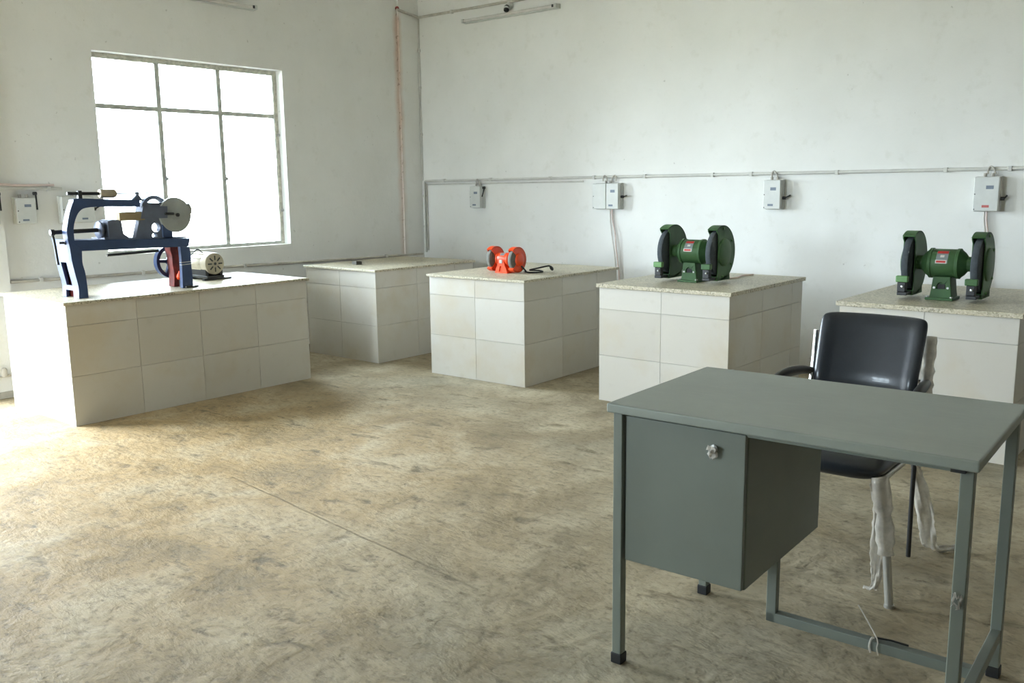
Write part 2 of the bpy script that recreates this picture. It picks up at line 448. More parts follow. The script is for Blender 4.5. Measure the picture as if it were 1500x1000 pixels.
plinth(2.337, -0.923, -0.005, 0.904, 1.068, 0.762, 'white tiled plinth under the green grinder left of the office chair', .025)
plinth(3.8175, -0.893, -0.012, 0.862, 1.07, 0.754, 'white tiled plinth behind the office chair, carrying a green grinder', .026)

tag(MB().box(-.043, .043, -.026, .026, 0, .028).build('steel_block', 'wood_block', loc=(-1.215, -0.64, .747), rotz=-0.25, bevel=.004), 'small dark block lying on the empty corner plinth', 'block')

# ------------------------------------------------------------------ bench grinders
def grinder(loc, label, k=1.0, small=False, rz=0, group='bench grinders on plinths'):
    g = thing('bench_grinder', loc, label, 'grinder', group, rz)
    paint = 'orange_paint' if small else 'green_paint'; wheelm = 'abrasive_grey' if small else 'abrasive_dark'
    if not small:
        zc, R, Rw, gx, gt, wt, rm, mh = .192, .170, .144, .170, .064, .038, .076, .073
    else:
        zc, R, Rw, gx, gt, wt, rm, mh = .100, .094, .080, .103, .046, .032, .048, .052
    X = lambda u, v, w: (w, u, v + zc)
    # motor body with end rings and conical bells
    MB().lathe([(rm * .97, -mh), (rm, -mh + .004), (rm, mh - .004), (rm * .97, mh)], (0, 0, zc), (1, 0, 0), 36).build('motor_body', paint, g, smooth=35)
    for s in (-1, 1):
        MB().lathe([(rm * 1.0, 0), (rm * 1.06, .002), (rm * 1.06, mh * .22), (rm * .98, mh * .26), (rm * .80, mh * .5), (rm * .52, mh * .72), (rm * .5, gx - gt / 2 - mh * .8)], (s * mh * .8, 0, zc), (s, 0, 0), 32).build('end_bell', paint, g, smooth=40)
    # pedestal and foot
    if not small:
        fn = lambda u, v, w: (u, w, v)
        hole = arc(0, .072, .022, 0, 180, 10) + [(-.022, .06), (.022, .06)]
        ped = MB().prism([[(-.056, .012), (.056, .012), (.050, .05), (.042, .125), (-.042, .125), (-.050, .05)], hole], fn, -.062, -.05)
        ped.prism([(-.056, .012), (.056, .012), (.050, .05), (.042, .125), (-.042, .125), (-.050, .05)], fn, -.05, .06)
        ped.build('pedestal', paint, g, bevel=.003)
        MB().box(-.018, .018, -.056, -.0502, .058, .084).build('switch', 'rubber_black', g)
        MB().box(-.074, .064, -.078, .078, 0, .014).build('foot_plate', paint, g, bevel=.003)
        for sx in (-.064, .054):
            MB().lathe([(.009, 0), (.009, .006), (.005, .008)], (sx, -.062, .014), (0, 0, 1), 6).build('bolt', 'bright_steel', g)
        for sx in (-.034, .034):
            MB().lathe([(.006, 0), (.006, .003)], (sx, -.062, .066), (0, -1, 0), 10).build('screw', 'bright_steel', g)
    else:
        fn = lambda u, v, w: (u, w, v)
        ped = MB().prism([[(-.062, 0), (.062, 0), (.034, .062), (.026, .095), (-.026, .095), (-.034, .062)], [(-.02, .012), (.02, .012), (.010, .05), (-.010, .05)]], fn, -.05, -.042)
        ped.prism([(-.062, 0), (.062, 0), (.034, .062), (.026, .095), (-.026, .095), (-.034, .062)], fn, -.042, .045)
        ped.build('pedestal', paint, g, bevel=.002)
        MB().box(-.014, .014, -.054, -.049, .072, .098).build('switch', 'bright_steel', g, bevel=.002)
    # nameplate wrapped on the motor front
    def plate(name, mat, x0, x1, a0, a1, h):
        mb = MB(); n = 6
        vs = []; fs = []
        for i in range(n + 1):
            a = radians(a0 + (a1 - a0) * i / n)
            for r in (rm - .001, rm + h):
                for x in (x0, x1): vs.append((x, -cos(a) * r, zc + sin(a) * r))
        for i in range(n):
            b = i * 4
            fs += [(b, b + 4, b + 5, b + 1), (b + 2, b + 3, b + 7, b + 6), (b, b + 2, b + 6, b + 4), (b + 1, b + 5, b + 7, b + 3)]
        fs += [(0, 1, 3, 2), (n * 4, n * 4 + 2, n * 4 + 3, n * 4 + 1)]
        return mb.add(vs, fs).build(name, mat, g, smooth=40)
    if not small:
        plate('nameplate', 'plate_grey', -.032, .026, 4, 62, .0008)
        plate('red_band', 'plate_red', -.030, .024, 46, 60, .0014)
        plate('label_border', 'plate_white', -.034, .022, 3, 17, .0013)
        plate('red_label', 'plate_red', -.029, .017, 6, 14, .0019)
        plate('emblem', 'plate_white', -.012, .008, 28, 38, .0014)
    else:
        plate('nameplate', 'plate_grey', -.02, .02, 38, 78, .0008)
    # wheels, guards, covers and tool rests
    for s in (-1, 1):
        x0 = s * gx
        ch = -.062 if not small else -.018
        yv = -.088 if not small else -.060          # how far the visor reaches forward
        MB().lathe([(Rw * .18, -wt / 2 - .001), (Rw - .010, -wt / 2), (Rw - .002, -wt * .42), (Rw, -wt * .25), (Rw, wt * .25), (Rw - .002, wt * .42), (Rw - .010, wt / 2), (Rw * .18, wt / 2 + .001)], (x0, 0, zc), (1, 0, 0), 48).build('grinding_wheel', wheelm, g, smooth=40)
        a_top = math.degrees(math.acos(max(-1, yv / R)))          # angle where the visor ends
        lowy = -.075 if not small else -.062
        a_low = -math.degrees(math.acos(lowy / R))
        rim_o = arc(0, 0, R, a_top, a_low, 40); rim_i = arc(0, 0, R - .006, a_low, a_top, 40)
        band = MB().prism(rim_o + rim_i, X, x0 - gt / 2, x0 + gt / 2)
        side = arc(0, 0, R - .001, math.degrees(math.acos(ch / R)) if not small else a_top - 4, a_low, 40)
        if not small:
            side = [(yv * .98, R * .80)] + arc(0, 0, R - .001, 108, -112, 40) + [(ch, -R * .86), (ch, R * .66)]
        else:
            side = arc(0, 0, R - .001, a_top, a_low, 40) + arc(-.075, 0, .062, -68, 68, 12)
        inner = x0 - s * gt / 2
        band.prism(side, X, inner, inner + s * .005)
        if not small:   # flat-bottomed tail of the guard
            band.prism([(-.02, -R + .004), (.10, -R * .80), (.105, -R - .004), (-.07, -R - .004), (-.075, -R * .88)], X, x0 - gt / 2, x0 + gt / 2)
        band.build('wheel_guard', paint, g, smooth=35)
        outer = x0 + s * gt / 2
        cov = MB().prism(side, X, outer - s * .006, outer)
        cov.build('guard_cover', paint, g, bevel=.002)
        boss = MB().lathe([(R * .52, 0), (R * .50, .008), (R * .44, .013), (R * .1, .014)], (outer, .02 if not small else .012, zc), (s, 0, 0), 32)
        boss.build('cover_boss', paint, g, smooth=40)
        if not small:
            for (by, bz) in ((.12, .07), (.12, -.08), (0, .15), (.0, -.15)):
                MB().lathe([(.008, 0), (.008, .005), (.004, .007)], (outer, by, zc + bz), (s, 0, 0), 8).build('bolt', 'pale_green_paint', g)
            tr_ = MB().box(x0 - .036, x0 + .026, -.158, -.127, zc - .098, zc - .064)
            tr_.build('tool_rest', 'pale_green_paint' if s < 0 else paint, g, bevel=.005)
            br = MB().box(x0 - .028, x0 + .014, -.150, -.112, zc - .150, zc - .098)
            br.box(x0 - .026, x0 + .024, -.156, -.06, zc - .168, zc - .150)
            br.build('rest_bracket', 'black_steel', g, bevel=.003)
            MB().lathe([(.007, 0), (.007, .008), (.004, .01)], (x0 + .0, -.150, zc - .120), (0, -1, 0), 8).build('bolt', 'bright_steel', g)
        else:
            lip = MB().prism(arc(0, 0, R, a_low - 2, a_low + 16, 6) + arc(0, 0, R - .016, a_low + 16, a_low - 2, 6), X, x0 - gt * .44, x0 + gt * .44)
            lip.build('spark_lip', paint, g, bevel=.002)
    return g
grinder((1.868, -0.485, 0.762), 'green double-wheel grinder on the plinth left of the office chair', group='green bench grinders')
grinder((3.380, -0.520, 0.754), 'green double-wheel grinder behind the office chair, at the right edge', group='green bench grinders')
og = grinder((0.352, -0.560, 0.749), 'small orange bench grinder with grey wheels and a black cord', small=True, group='small bench grinder')
del og['group']
# its flex, coiled on the slab, and plug
pts = bez([(.12, .03, .06), (.15, .06, .012), (.11, .10, .007), (.19, .05, .006), (.245, .13, .007), (.17, .20, .008), (.13, .13, .015), (.20, .14, .032), (.245, .21, .045), (.235, .255, .028)])
fx = MB().tube(pts, .0058, 8); fxo = fx.build('power_cord', 'rubber_black', og, smooth=60)
MB().tube([(.238, .245, .034), (.230, .268, .022), (.224, .285, .013)], [.010, .014, .011], 10).build('plug', 'rubber_black', fxo, smooth=50)

# ------------------------------------------------------------------ power hacksaw machine
SX, SY, SZ = -0.784, -3.2, 0.744
saw = thing('power_hacksaw', (SX, SY, SZ + .002), 'blue power hacksaw machine with red casting and cream motor before the window', 'machine')
P = lambda a, h, b: (-b, a, h)                 # a along the bench, h up, b away from the room
def spl(pts, n=5): return [(q.x, q.y) for q in bez([(p[0], p[1], 0) for p in pts], n)]
# bed casting
MB().prism([(-.03, .351), (.766, .323), (.752, .270), (.044, .282)], P, 0, .21).build('bed', 'blue_paint', saw, bevel=.006)
MB().prism([(.20, .3445), (.75, .325), (.75, .333), (.20, .3525)], P, .02, .19).build('bed_way', 'grey_blue_paint', saw)
# end leg with cored openings
outl = spl([(-.035, .36), (-.026, .311), (-.019, .217), (-.006, .135), (.004, .072), (.002, 0)])
inl = spl([(.059, 0), (.058, .067), (.053, .15), (.042, .213), (.045, .286)])
leg = MB()
leg.prism(outl + inl, P, 0, .022); leg.prism(outl + inl, P, .190, .212)
def endstrip(pts, z0, z1, b0, b1, th):
    vs = [p for p in pts if z0 - 1e-6 <= p[1] <= z1 + 1e-6]
    ring = [(p[0], p[1]) for p in vs] + [(p[0] + th, p[1]) for p in reversed(vs)]
    leg.prism(ring, P, b0, b1)
def yy(h):
    for i in range(len(outl) - 1):
        a, b = outl[i], outl[i + 1]
        if min(a[1], b[1]) <= h <= max(a[1], b[1]):
            t_ = (h - a[1]) / (b[1] - a[1] + 1e-9); return a[0] + t_ * (b[0] - a[0])
    return outl[0][0]
def strip(z0, z1, b0, b1):
    hs = [z0 + (z1 - z0) * i / 8 for i in range(9)]
    leg.prism([(yy(h), h) for h in hs] + [(yy(h) + .014, h) for h in reversed(hs)], P, b0, b1)
strip(.215, .355, .022, .190); strip(.075, .215, .022, .078); strip(.075, .215, .150, .190); strip(.045, .075, .022, .190)
strip(.0, .045, .022, .07); strip(.0, .045, .165, .190)
leg.build('leg', 'blue_paint', saw, smooth=30)
MB().box(-.188, -.024, .034, .04, .0, .27).build('leg_web', 'red_oxide', saw)['label'] = 'dark red inner face of the leg'
# other end leg
lo = spl([(.688, .272), (.691, .189), (.689, .099), (.686, .0)]); li = spl([(.760, 0), (.761, .071), (.758, .162), (.759, .229), (.751, .268)])
MB().prism(lo + li, P, 0, .03).prism([(.735, 0), (.75, 0), (.75, .27), (.735, .27)], P, .02, .10).build('leg', 'blue_paint', saw, smooth=30)
MB().prism([(.686, .150), (.762, .153), (.762, .158), (.686, .155)], P, -.003, .02).prism([(.686, .166), (.762, .169), (.762, .173), (.686, .170)], P, -.003, .02).build('tape_band', 'bright_steel', saw)
MB().box(-.06, .02, .70, .79, 0, .012).build('leg_foot', 'black_steel', saw, bevel=.003)
# bow frame
bo = spl([(-.030, .345), (-.034, .40), (-.025, .447), (-.007, .511), (.019, .572), (.045, .593), (.24, .586), (.437, .578)])
bi = spl([(.433, .536), (.193, .542), (.097, .538), (.055, .520), (.026, .477), (.008, .418), (.006, .345)])
MB().prism(bo + bi, P, .0, .06).build('bow_frame', 'blue_paint', saw, bevel=.004)
# overhead rod with sliding weight
MB().cyl(P(.001, .624, .03), P(.20, .621, .03), .010, n=12).build('rod', 'black_steel', saw, smooth=40)
MB().cyl(P(.20, .621, .03), P(.54, .619, .03), .005, n=8).build('thin_rod', 'dark_steel', saw, smooth=40)
MB().lathe([(.010, 0), (.026, .004), (.027, .010), (.027, .090), (.024, .102), (.018, .108)], P(.192, .621, .03), (0, 1, -.005), 20).build('weight', 'cream_enamel', saw, smooth=40)
MB().box(-.044, -.016, .062, .086, .588, .640).build('rod_post', 'black_steel', saw, bevel=.004)
MB().prism([(.395, .575), (.475, .572), (.447, .606), (.444, .630), (.432, .630), (.429, .606)], P, .02, .042).build('rod_post', 'grey_blue_paint', saw, bevel=.002)
# slide, upright bracket with openings, pulley ring and crank disc
MB().box(-.065, -.016, .304, .47, .452, .505).build('saw_slide', 'brass_block', saw, bevel=.004)
h1 = arc(.548, .402, .030, 0, 360, 20)[:-1]; h2 = arc(.535, .350, .019, 0, 360, 16)[:-1]
br = MB().prism([[(.402, .330), (.612, .322), (.618, .44), (.625, .556), (.47, .562), (.440, .46)], h1, h2], P, .03, .075)
br.prism([(.44, .46), (.62, .46), (.625, .535), (.46, .540)], P, .010, .10)
br.build('upright_bracket', 'grey_blue_paint', saw, bevel=.003)
MB().box(-.09, -.02, .585, .655, .315, .50).build('crank_post', 'blue_paint', saw, bevel=.006)
ring = MB(); 
ro = arc(.592, .515, .090, 0, 360, 40)[:-1]; ri = arc(.592, .515, .066, 0, 360, 40)[:-1]
ring.prism([ro, ri], P, .105, .14); 
for q in (30, 150, 270):
    ring.prism([(.592 + .07 * cos(radians(q)) + .008 * sin(radians(q)) * s, .515 + .07 * sin(radians(q)) - .008 * cos(radians(q)) * s) for s in (1, -1)] + [(.592 + .008 * sin(radians(q)) * s, .515 - .008 * cos(radians(q)) * s) for s in (-1, 1)], P, .113, .132)
ring.lathe([(.018, 0), (.018, .05)], P(.592, .515, .147), (1, 0, 0), 16)
ring.build('pulley_ring', 'grey_blue_paint', saw, smooth=40)
cdsk = MB().lathe([(.02, 0), (.110, .002), (.113, .008), (.113, .022), (.108, .027), (.03, .030), (.028, .034)], P(.682, .478, .045), (1, 0, 0), 48)
cdo = cdsk.build('crank_disc', 'grey_paint_disc', saw, smooth=40)
MB().lathe([(.012, 0), (.012, .012), (.006, .016)], P(.690, .478, .011), (1, 0, 0), 12).build('centre_bolt', 'dark_steel', cdo, smooth=40)
MB().cyl(P(.60, .488, .004), P(.66, .486, .004), .008, n=10).build('crank_link', 'dark_steel', cdo, smooth=40)
MB().prism([(.775, .545), (.792, .552), (.808, .52), (.806, .485), (.79, .48)], P, .025, .05).build('disc_lug', 'grey_paint_disc', cdo, bevel=.003)
# vice: jaw, clamping wheel, screw, crank handle
jw = MB().prism([(.232, .340), (.232, .452), (.262, .462), (.322, .457), (.330, .372), (.362, .350), (.362, .336)], P, .03, .16)
jw.build('vice_jaw', 'grey_blue_paint', saw, bevel=.005)
MB().lathe([(.016, 0), (.045, .004), (.056, .012), (.056, .022), (.034, .034), (.02, .05)], P(.188, .400, .09), (0, 1, 0), 10).build('vice_boss', 'grey_blue_paint', saw, smooth=30)
MB().cyl(P(-.085, .397, .08), P(.20, .400, .08), .0125, n=14).build('vice_screw', 'black_steel', saw, smooth=40)
MB().lathe([(.018, 0), (.018, .022)], P(-.095, .397, .08), (0, 1, 0), 14).build('crank_hub', 'black_steel', saw, smooth=40)
MB().tube(bez([P(-.086, .400, .08), P(-.076, .35, .082), P(-.068, .278, .086), P(-.062, .204, .088)], 6), [.007] * 18 + [.008], 10).build('crank_handle', 'black_steel', saw, smooth=50)
MB().lathe([(.007, 0), (.007, .03), (.013, .032), (.013, .046)], P(-.066, .335, .045), (0, 1, 0), 10).build('lock_bolt', 'black_steel', saw, smooth=40)
MB().cyl(P(.256, .239, .12), P(.60, .246, .12), .008, n=10).build('stop_rod', 'dark_steel', saw, smooth=40)
# flywheel and red casting under the bed
fwm = MB(); fo = arc(0, 0, .113, 0, 360, 44)[:-1]; fi = arc(0, 0, .090, 0, 360, 44)[:-1]
F = lambda u, v, w: P(.748 + u, .163 + v, w)
fwm.prism([fo, fi], F, .215, .255)
for q in range(5):
    a = radians(90 + 72 * q + 14)
    fwm.prism([(.095 * cos(a) - .010 * sin(a), .095 * sin(a) + .010 * cos(a)), (-.013 * sin(a), .013 * cos(a)), (.013 * sin(a), -.013 * cos(a)), (.095 * cos(a) + .010 * sin(a), .095 * sin(a) - .010 * cos(a))], F, .224, .246)
fwm.lathe([(.026, 0), (.026, .06)], P(.748, .163, .262), (1, 0, 0), 18)
fwm.build('flywheel', 'blue_paint', saw, smooth=35)
rl = spl([(.690, .280), (.692, .24), (.701, .203), (.700, .15), (.706, .10), (.704, .05), (.700, 0)], 4)
rr = spl([(.774, 0), (.781, .06), (.781, .10), (.772, .135), (.782, .175), (.808, .215), (.800, .26), (.800, .280)], 4)
MB().prism(rl + rr, P, .13, .20).build('red_casting', 'red_oxide', saw, bevel=.008)['label'] = 'lumpy dark red casting'
MB().lathe([(.005, 0), (.016, .006), (.022, .018), (.020, .034), (.010, .046), (.006, .06)], P(.728, .045, .1), (0, 0, 1), 18).build('oil_cup', 'orange_paint', saw, smooth=50)
MB().cyl(P(.728, .0, .1), P(.728, .05, .1), .006, n=8).build('cup_stem', 'dark_steel', saw, smooth=40)
# cream motor behind, fan cover towards the room
ma, mh_, mb_ = 1.14, .114, .34
mot = MB().lathe([(.060, 0), (.072, .010), (.074, .05), (.076, .055), (.076, .21), (.066, .235), (.03, .245)], P(ma, mh_, mb_), (-1, 0, 0), 36)
mo = mot.build('motor', 'cream_enamel', saw, smooth=40)
fan = MB().lathe([(.079, 0), (.079, .05), (.076, .062), (.06, .068), (.02, .069)], P(ma, mh_, mb_ + .05), (1, 0, 0), 36); fo_ = fan.build('fan_cover', 'cream_enamel', mo, smooth=40)
for q in range(8):
    a = radians(45 * q); c0 = Vector(P(ma + .042 * cos(a), mh_ + .042 * sin(a), mb_ - .0185))
    Mx = Matrix.Translation(c0) @ Matrix.Rotation(a, 4, 'X')
    MB().box(-.001, .001, -.016, .016, -.005, .005, Mx).build('vent_slot', 'black_steel', fo_)
MB().lathe([(.010, 0), (.010, .003)], P(ma, mh_, mb_ - .018), (1, 0, 0), 14).build('centre_cap', 'dark_steel', fo_)
for q in range(12):
    a = radians(30 * q); c0 = Vector(P(ma + .076 * cos(a), mh_ + .076 * sin(a), mb_ + .06)); Mx = Matrix.Translation(c0) @ Matrix.Rotation(a, 4, 'X')
    MB().box(-.14, 0, -.004, .006, -.002, .002, Mx).build('cooling_rib', 'cream_enamel', mo)
ft = MB().box(-mb_ - .22, -mb_ + .02, ma - .07, ma + .07, .012, .030).box(-mb_ - .2, -mb_, ma - .07, ma - .045, .03, .075).box(-mb_ - .2, -mb_, ma + .045, ma + .07, .03, .075)
ft.build('motor_foot', 'dark_steel', mo, bevel=.003)
rail = MB().box(-mb_ - .24, -mb_ - .21, ma - .10, ma + .10, 0, .012).box(-mb_ + .0, -mb_ + .03, ma - .10, ma + .12, 0, .012); rail.build('slide_rail', 'dark_steel', mo)
MB().tube(bez([P(ma - .02, mh_ + .075, mb_ + .1), P(ma - .05, mh_ + .10, mb_ + .12), P(ma - .10, mh_ + .06, mb_ + .13)], 6), .004, 8).build('motor_lead', 'dark_steel', mo, smooth=60)
MB().cyl(P(ma, mh_, .58), P(ma, mh_, .635), .038, n=20).build('motor_pulley', 'dark_steel', mo, smooth=40)

# ------------------------------------------------------------------ switch boxes
def switch_box(name, label, loc, facing, w, d, h, lever, group='wall switch boxes', wide=0.0, lab2='label_blue'):
    """facing: 'y' fixed to the back wall, 'x' fixed to the window wall; built facing -y then turned"""
    b = thing('switch_box', loc, label, 'switch box', group, 0 if facing == 'y' else pi / 2)
    MB().box(-w / 2, w / 2, -d * .45, 0, -h / 2, h / 2).build('back_case', 'box_enamel', b, bevel=.006)
    if wide:
        MB().box(-w / 2, -w / 2 + wide, -d, -d * .45, -h / 2 + .004, h / 2 - .004).build('terminal_cover', 'box_enamel', b, bevel=.005)
    x0 = -w / 2 + wide
    MB().box(x0 + .003, w / 2 - .003, -d, -d * .45, -h / 2 + .004, h / 2 - .004).build('front_cover', 'box_enamel', b, bevel=.006)
    MB().box(w / 2 - .080, w / 2 - .036, -d - .001, -d, h * .14, h * .24).build('rating_label', 'label_blue', b)
    MB().box(w / 2 - .098, w / 2 - .056, -d - .001, -d, -h * .38, -h * .31).build('maker_label', lab2, b)
    for (sx, sz) in ((-w / 2 + .012, -h / 2 + .016), (-w / 2 + .012, .0)):
        MB().lathe([(.004, 0), (.004, .002)], (sx, -d - .0, sz), (0, -1, 0), 8).build('screw', 'dark_steel', b)
    pv, tip = lever
    lv = MB().cyl((w / 2, -d * .45, pv), (w / 2 + .022, -d * .45, pv), .012, n=12)
    lv.tube([(w / 2 + .016, -d * .45, pv), (w / 2 + .018 + tip[0] * .5, -d * .45 + tip[1] * .5, pv + tip[2] * .5), (w / 2 + .018 + tip[0], -d * .45 + tip[1], pv + tip[2])], [.007, .005, .006], 8)
    lv.build('lever', 'plastic_black', b, smooth=50)
    for sx in (-.022, .022):
        MB().cyl((sx, -d * .4, h / 2 - .002), (sx, -d * .4, h / 2 + .02), .011, n=10).build('cable_gland', 'pvc_old', b, smooth=40)
    return b
YW = YB
switch_box('b', 'narrow grey switch box nearest the room corner, black lever raised', (-1.095, YW, 1.287), 'y', .135, .08, .21, (.085, (.012, -.05, -.08)))
switch_box('b', 'wide double grey switch box above the orange grinder', (.375, YW, 1.29), 'y', .262, .08, .22, (-.005, (.05, -.02, .01)), wide=.135)
switch_box('b', 'grey switch box between the two green grinders', (1.845, YW, 1.297), 'y', .138, .08, .22, (-.025, (.04, .0, .02)))
switch_box('b', 'grey switch box with a pink maker label at the right edge', (3.285, YW, 1.294), 'y', .155, .08, .225, (-.03, (.02, -.01, .02)), lab2='label_red')
switch_box('b', 'grey switch box on the window wall with a long black lever', (XL, -3.020, 1.257), 'x', .135, .07, .18, (.115, (.0, .0, -.11)))
switch_box('b', 'grey switch box half hidden behind the blue sawing machine', (XL, -2.668, 1.257), 'x', .235, .07, .19, (.0, (.02, -.03, .02)))
switch_box('b', 'grey switch box cut off by the left edge of the picture', (XL + .045, -3.28, 1.257), 'x', .155, .06, .18, (.115, (.0, .0, -.11)))

# ------------------------------------------------------------------ conduits and cables
def conduit(label, pts, r, mat='pvc_white', clips=(), clipdir=None, cat='conduit'):
    o = MB().tube(pts, r, 10).build('conduit_pipe', mat, smooth=50)
    tag(o, label, cat)
    for (c, ax) in clips:
        x, y, z = c; e = r + .004; w = .012
        mb = MB()
        if ax == 'x': mb.box(x - w, x + w, y - e, YB, z - e, z + e)
        elif ax == 'y': mb.box(XL, x + e, y - w, y + w, z - e, z + e)
        else: mb.box(x - e, x + e, y - e, YB, z - w, z + w)
        mb.build('clip', 'pvc_white', o, bevel=.002)
    return o
yw = YB - .014
conduit('long horizontal conduit along the back wall above the switch boxes', [(-1.805, yw, 1.445), (0, yw, 1.449), (2, yw, 1.452), (5.2, yw, 1.455)], .012,
        clips=[((x, yw, 1.449 + .001 * x), 'x') for x in (-1.55, -.95, -.25, .22, .72, 1.33, 1.65, 2.3, 3.02, 3.40, 4.2)])
conduit('thin second conduit just below the long one on the back wall', [(-1.78, YB - .009, 1.412), (.1, YB - .009, 1.417)], .007)
conduit('conduit drop beside the room corner', [(-1.805, yw, 1.445), (-1.818, yw, 1.438), (-1.822, yw, 1.42), (-1.826, yw, .74)], .011, clips=[((-1.824, yw, z), 'z') for z in (1.3, 1.0)])
conduit('second thin drop beside the room corner', [(-1.795, YB - .01, 1.42), (-1.795, YB - .01, .76)], .007, mat='pvc_old')
conduit('low conduit along the window wall behind the plinths', [(XL + .014, YB - .02, .722), (XL + .014, .0, .731), (XL + .014, -1.4, .757), (XL + .014, -3.15, .781)], .011, mat='pvc_old',
        clips=[((XL + .014, y, .735 - .016 * y), 'y') for y in (.30, -1.30, -2.2, -2.95)])
conduit('upper conduit along the window wall over the switch boxes', [(XL + .06, -3.56, 1.408), (XL + .055, -3.2, 1.415), (XL + .02, -3.08, 1.408), (XL + .016, -2.75, 1.402)], .011, mat='pvc_white', clips=[((XL + .016, -2.84, 1.403), 'y')])
conduit('pinkish upper cable run along the window wall', [(XL + .06, -3.56, 1.432), (XL + .055, -3.2, 1.437), (XL + .02, -3.05, 1.428), (XL + .012, -2.80, 1.428)], .008, mat='wire_pink')
conduit('high conduit crossing the pilaster by the corner', [(XL + .03, .53, 3.045), (XL + .03, .62, 3.035), (XL + .032, YB - .012, 3.01)], .013, mat='pvc_old')
conduit('high conduit along the top of the back wall', [(XL + .02, yw, 3.008), (-.7, yw, 3.005), (1.2, yw, 3.0)], .012, clips=[((x, yw, 3.006), 'x') for x in (-1.4, -.4)], mat='pvc_old')
conduit('thin pipe running up the room corner', [(XL + .03, YB - .008, 1.45), (XL + .03, YB - .008, 3.0)], .007, mat='pvc_white', clips=[((XL + .03, YB - .008, z), 'z') for z in (1.9, 2.35, 2.7)])
conduit('stub of floor level conduit on the doorway pilaster', [(XL + .06, -3.56, .15), (XL + .056, -3.2, .155)], .008, mat='pvc_old')
tag(MB().lathe([(.014, 0), (.02, .01), (.02, .05), (.012, .06)], (XL + .062, -3.27, .15), (0, 0, 1), 14).build('junction_cap', 'pvc_old', smooth=40), 'small grey fitting on the floor level conduit stub', 'fitting')
tag(MB().lathe([(.012, 0), (.02, .008), (.02, .022), (.008, .03)], (XL, .548, 3.06), (1, 0, 0), 14).build('pipe_bracket', 'red_oxide', smooth=40), 'rusty bracket at the top of the stained seam', 'bracket')
def cable(label, pts, r, mat, cat='cable', group=None):
    return tag(MB().tube(bez(pts, 8), r, 8).build('cable', mat, smooth=60), label, cat, group)
yc = YB - .02
cable('pink cable hanging from the wide double switch box', [(.405, yc, 1.19), (.41, yc, 1.10), (.445, yc - .01, .98), (.455, yc - .012, .86), (.48, yc, .62), (.48, yc, .35)], .006, 'wire_pink')
cable('white cable hanging beside the pink one from the wide switch box', [(.385, yc, 1.19), (.392, yc, 1.06), (.42, yc - .01, .92), (.44, yc - .012, .82), (.452, yc, .6), (.45, yc, .35)], .006, 'wire_white')
cable('pink cable hanging from the switch box at the right edge', [(3.285, yc, 1.19), (3.287, yc, 1.12), (3.30, yc, 1.04), (3.305, yc, .92), (3.31, yc, .72), (3.31, yc, .4)], .006, 'wire_pink')
cable('pale cable hanging from the switch box at the right edge', [(3.27, yc, 1.19), (3.272, yc, 1.12), (3.282, yc, 1.05), (3.285, yc, .92), (3.285, yc, .72), (3.285, yc, .4)], .006, 'wire_white')
cable('pink flex lying on the slab behind the green grinder left of the chair', [(1.98, -.30, .768), (2.02, -.18, .768), (2.00, -.05, .770), (2.03, .06, .769)], .006, 'wire_pink')
# short loops from the long conduit into each back wall box
for nm, x, z in (('narrow box by the corner', -1.095, 1.392), ('wide double box', .345, 1.40), ('wide double box', .43, 1.40), ('box between the green grinders', 1.845, 1.407), ('box at the right edge', 3.30, 1.406)):
    s = -1 if x != .43 else 1
    lab = 'short grey wire loop above the ' + nm + (', its right-hand loop' if x == .43 else (', its left-hand loop' if x == .345 else ''))
    cable(lab, [(x - .022 * s, YB - .03, z + .015), (x - .01 * s, YB - .035, z + .05), (x + .01 * s, YB - .03, z + .062), (x + .022 * s, YB - .033, z + .045), (x + .022 * s, YB - .032, z + .015)], .0055, 'pvc_old')

# ------------------------------------------------------------------ tube lights and lamp holder
def tube_light(label, loc, rz, L):
    t_ = thing('tube_light', loc, label, 'light fitting', 'unlit tube lights', rz)
    MB().box(-L / 2, L / 2, -.03, 0, -.020, .020).build('batten', 'box_enamel', t_, bevel=.004)
    MB().cyl((-L / 2 + .03, -.052, 0), (L / 2 - .03, -.052, 0), .013, n=16).build('glass_tube', 'plate_white', t_, smooth=40)
    for s in (-1, 1):
        MB().box(s * (L / 2 - .015) - .012, s * (L / 2 - .015) + .012, -.068, -.028, -.018, .018).build('end_holder', 'box_enamel', t_, bevel=.004)
    MB().box(L / 2 - .05, L / 2 - .03, -.07, -.066, -.012, .012).build('starter', 'dark_steel', t_, bevel=.003)
    return t_
tube_light('unlit tube light high on the back wall', (-.69, YB, 2.895), 0, 1.10)
tube_light('unlit tube light high on the window wall', (XL, -1.64, 2.84), pi / 2, 1.16)
lh = thing('lamp_holder', (-.70, YB, 2.965), 'small angled lamp holder between conduit and tube light', 'lamp holder')
MB().lathe([(.035, 0), (.035, .012), (.018, .03), (.014, .05)], (0, 0, .01), (0, -1, -.2), 20).build('base', 'box_enamel', lh, smooth=40)
MB().lathe([(.016, 0), (.024, .012), (.024, .05), (.020, .055)], (0, -.045, 0), (.2, -.5, -1), 20).build('socket', 'plastic_black', lh, smooth=40)
MB().lathe([(.02, 0), (.027, .004), (.027, .016), (.02, .02)], (.004, -.054, -.016), (.2, -.5, -1), 20).build('socket_ring', 'box_enamel', lh, smooth=40)

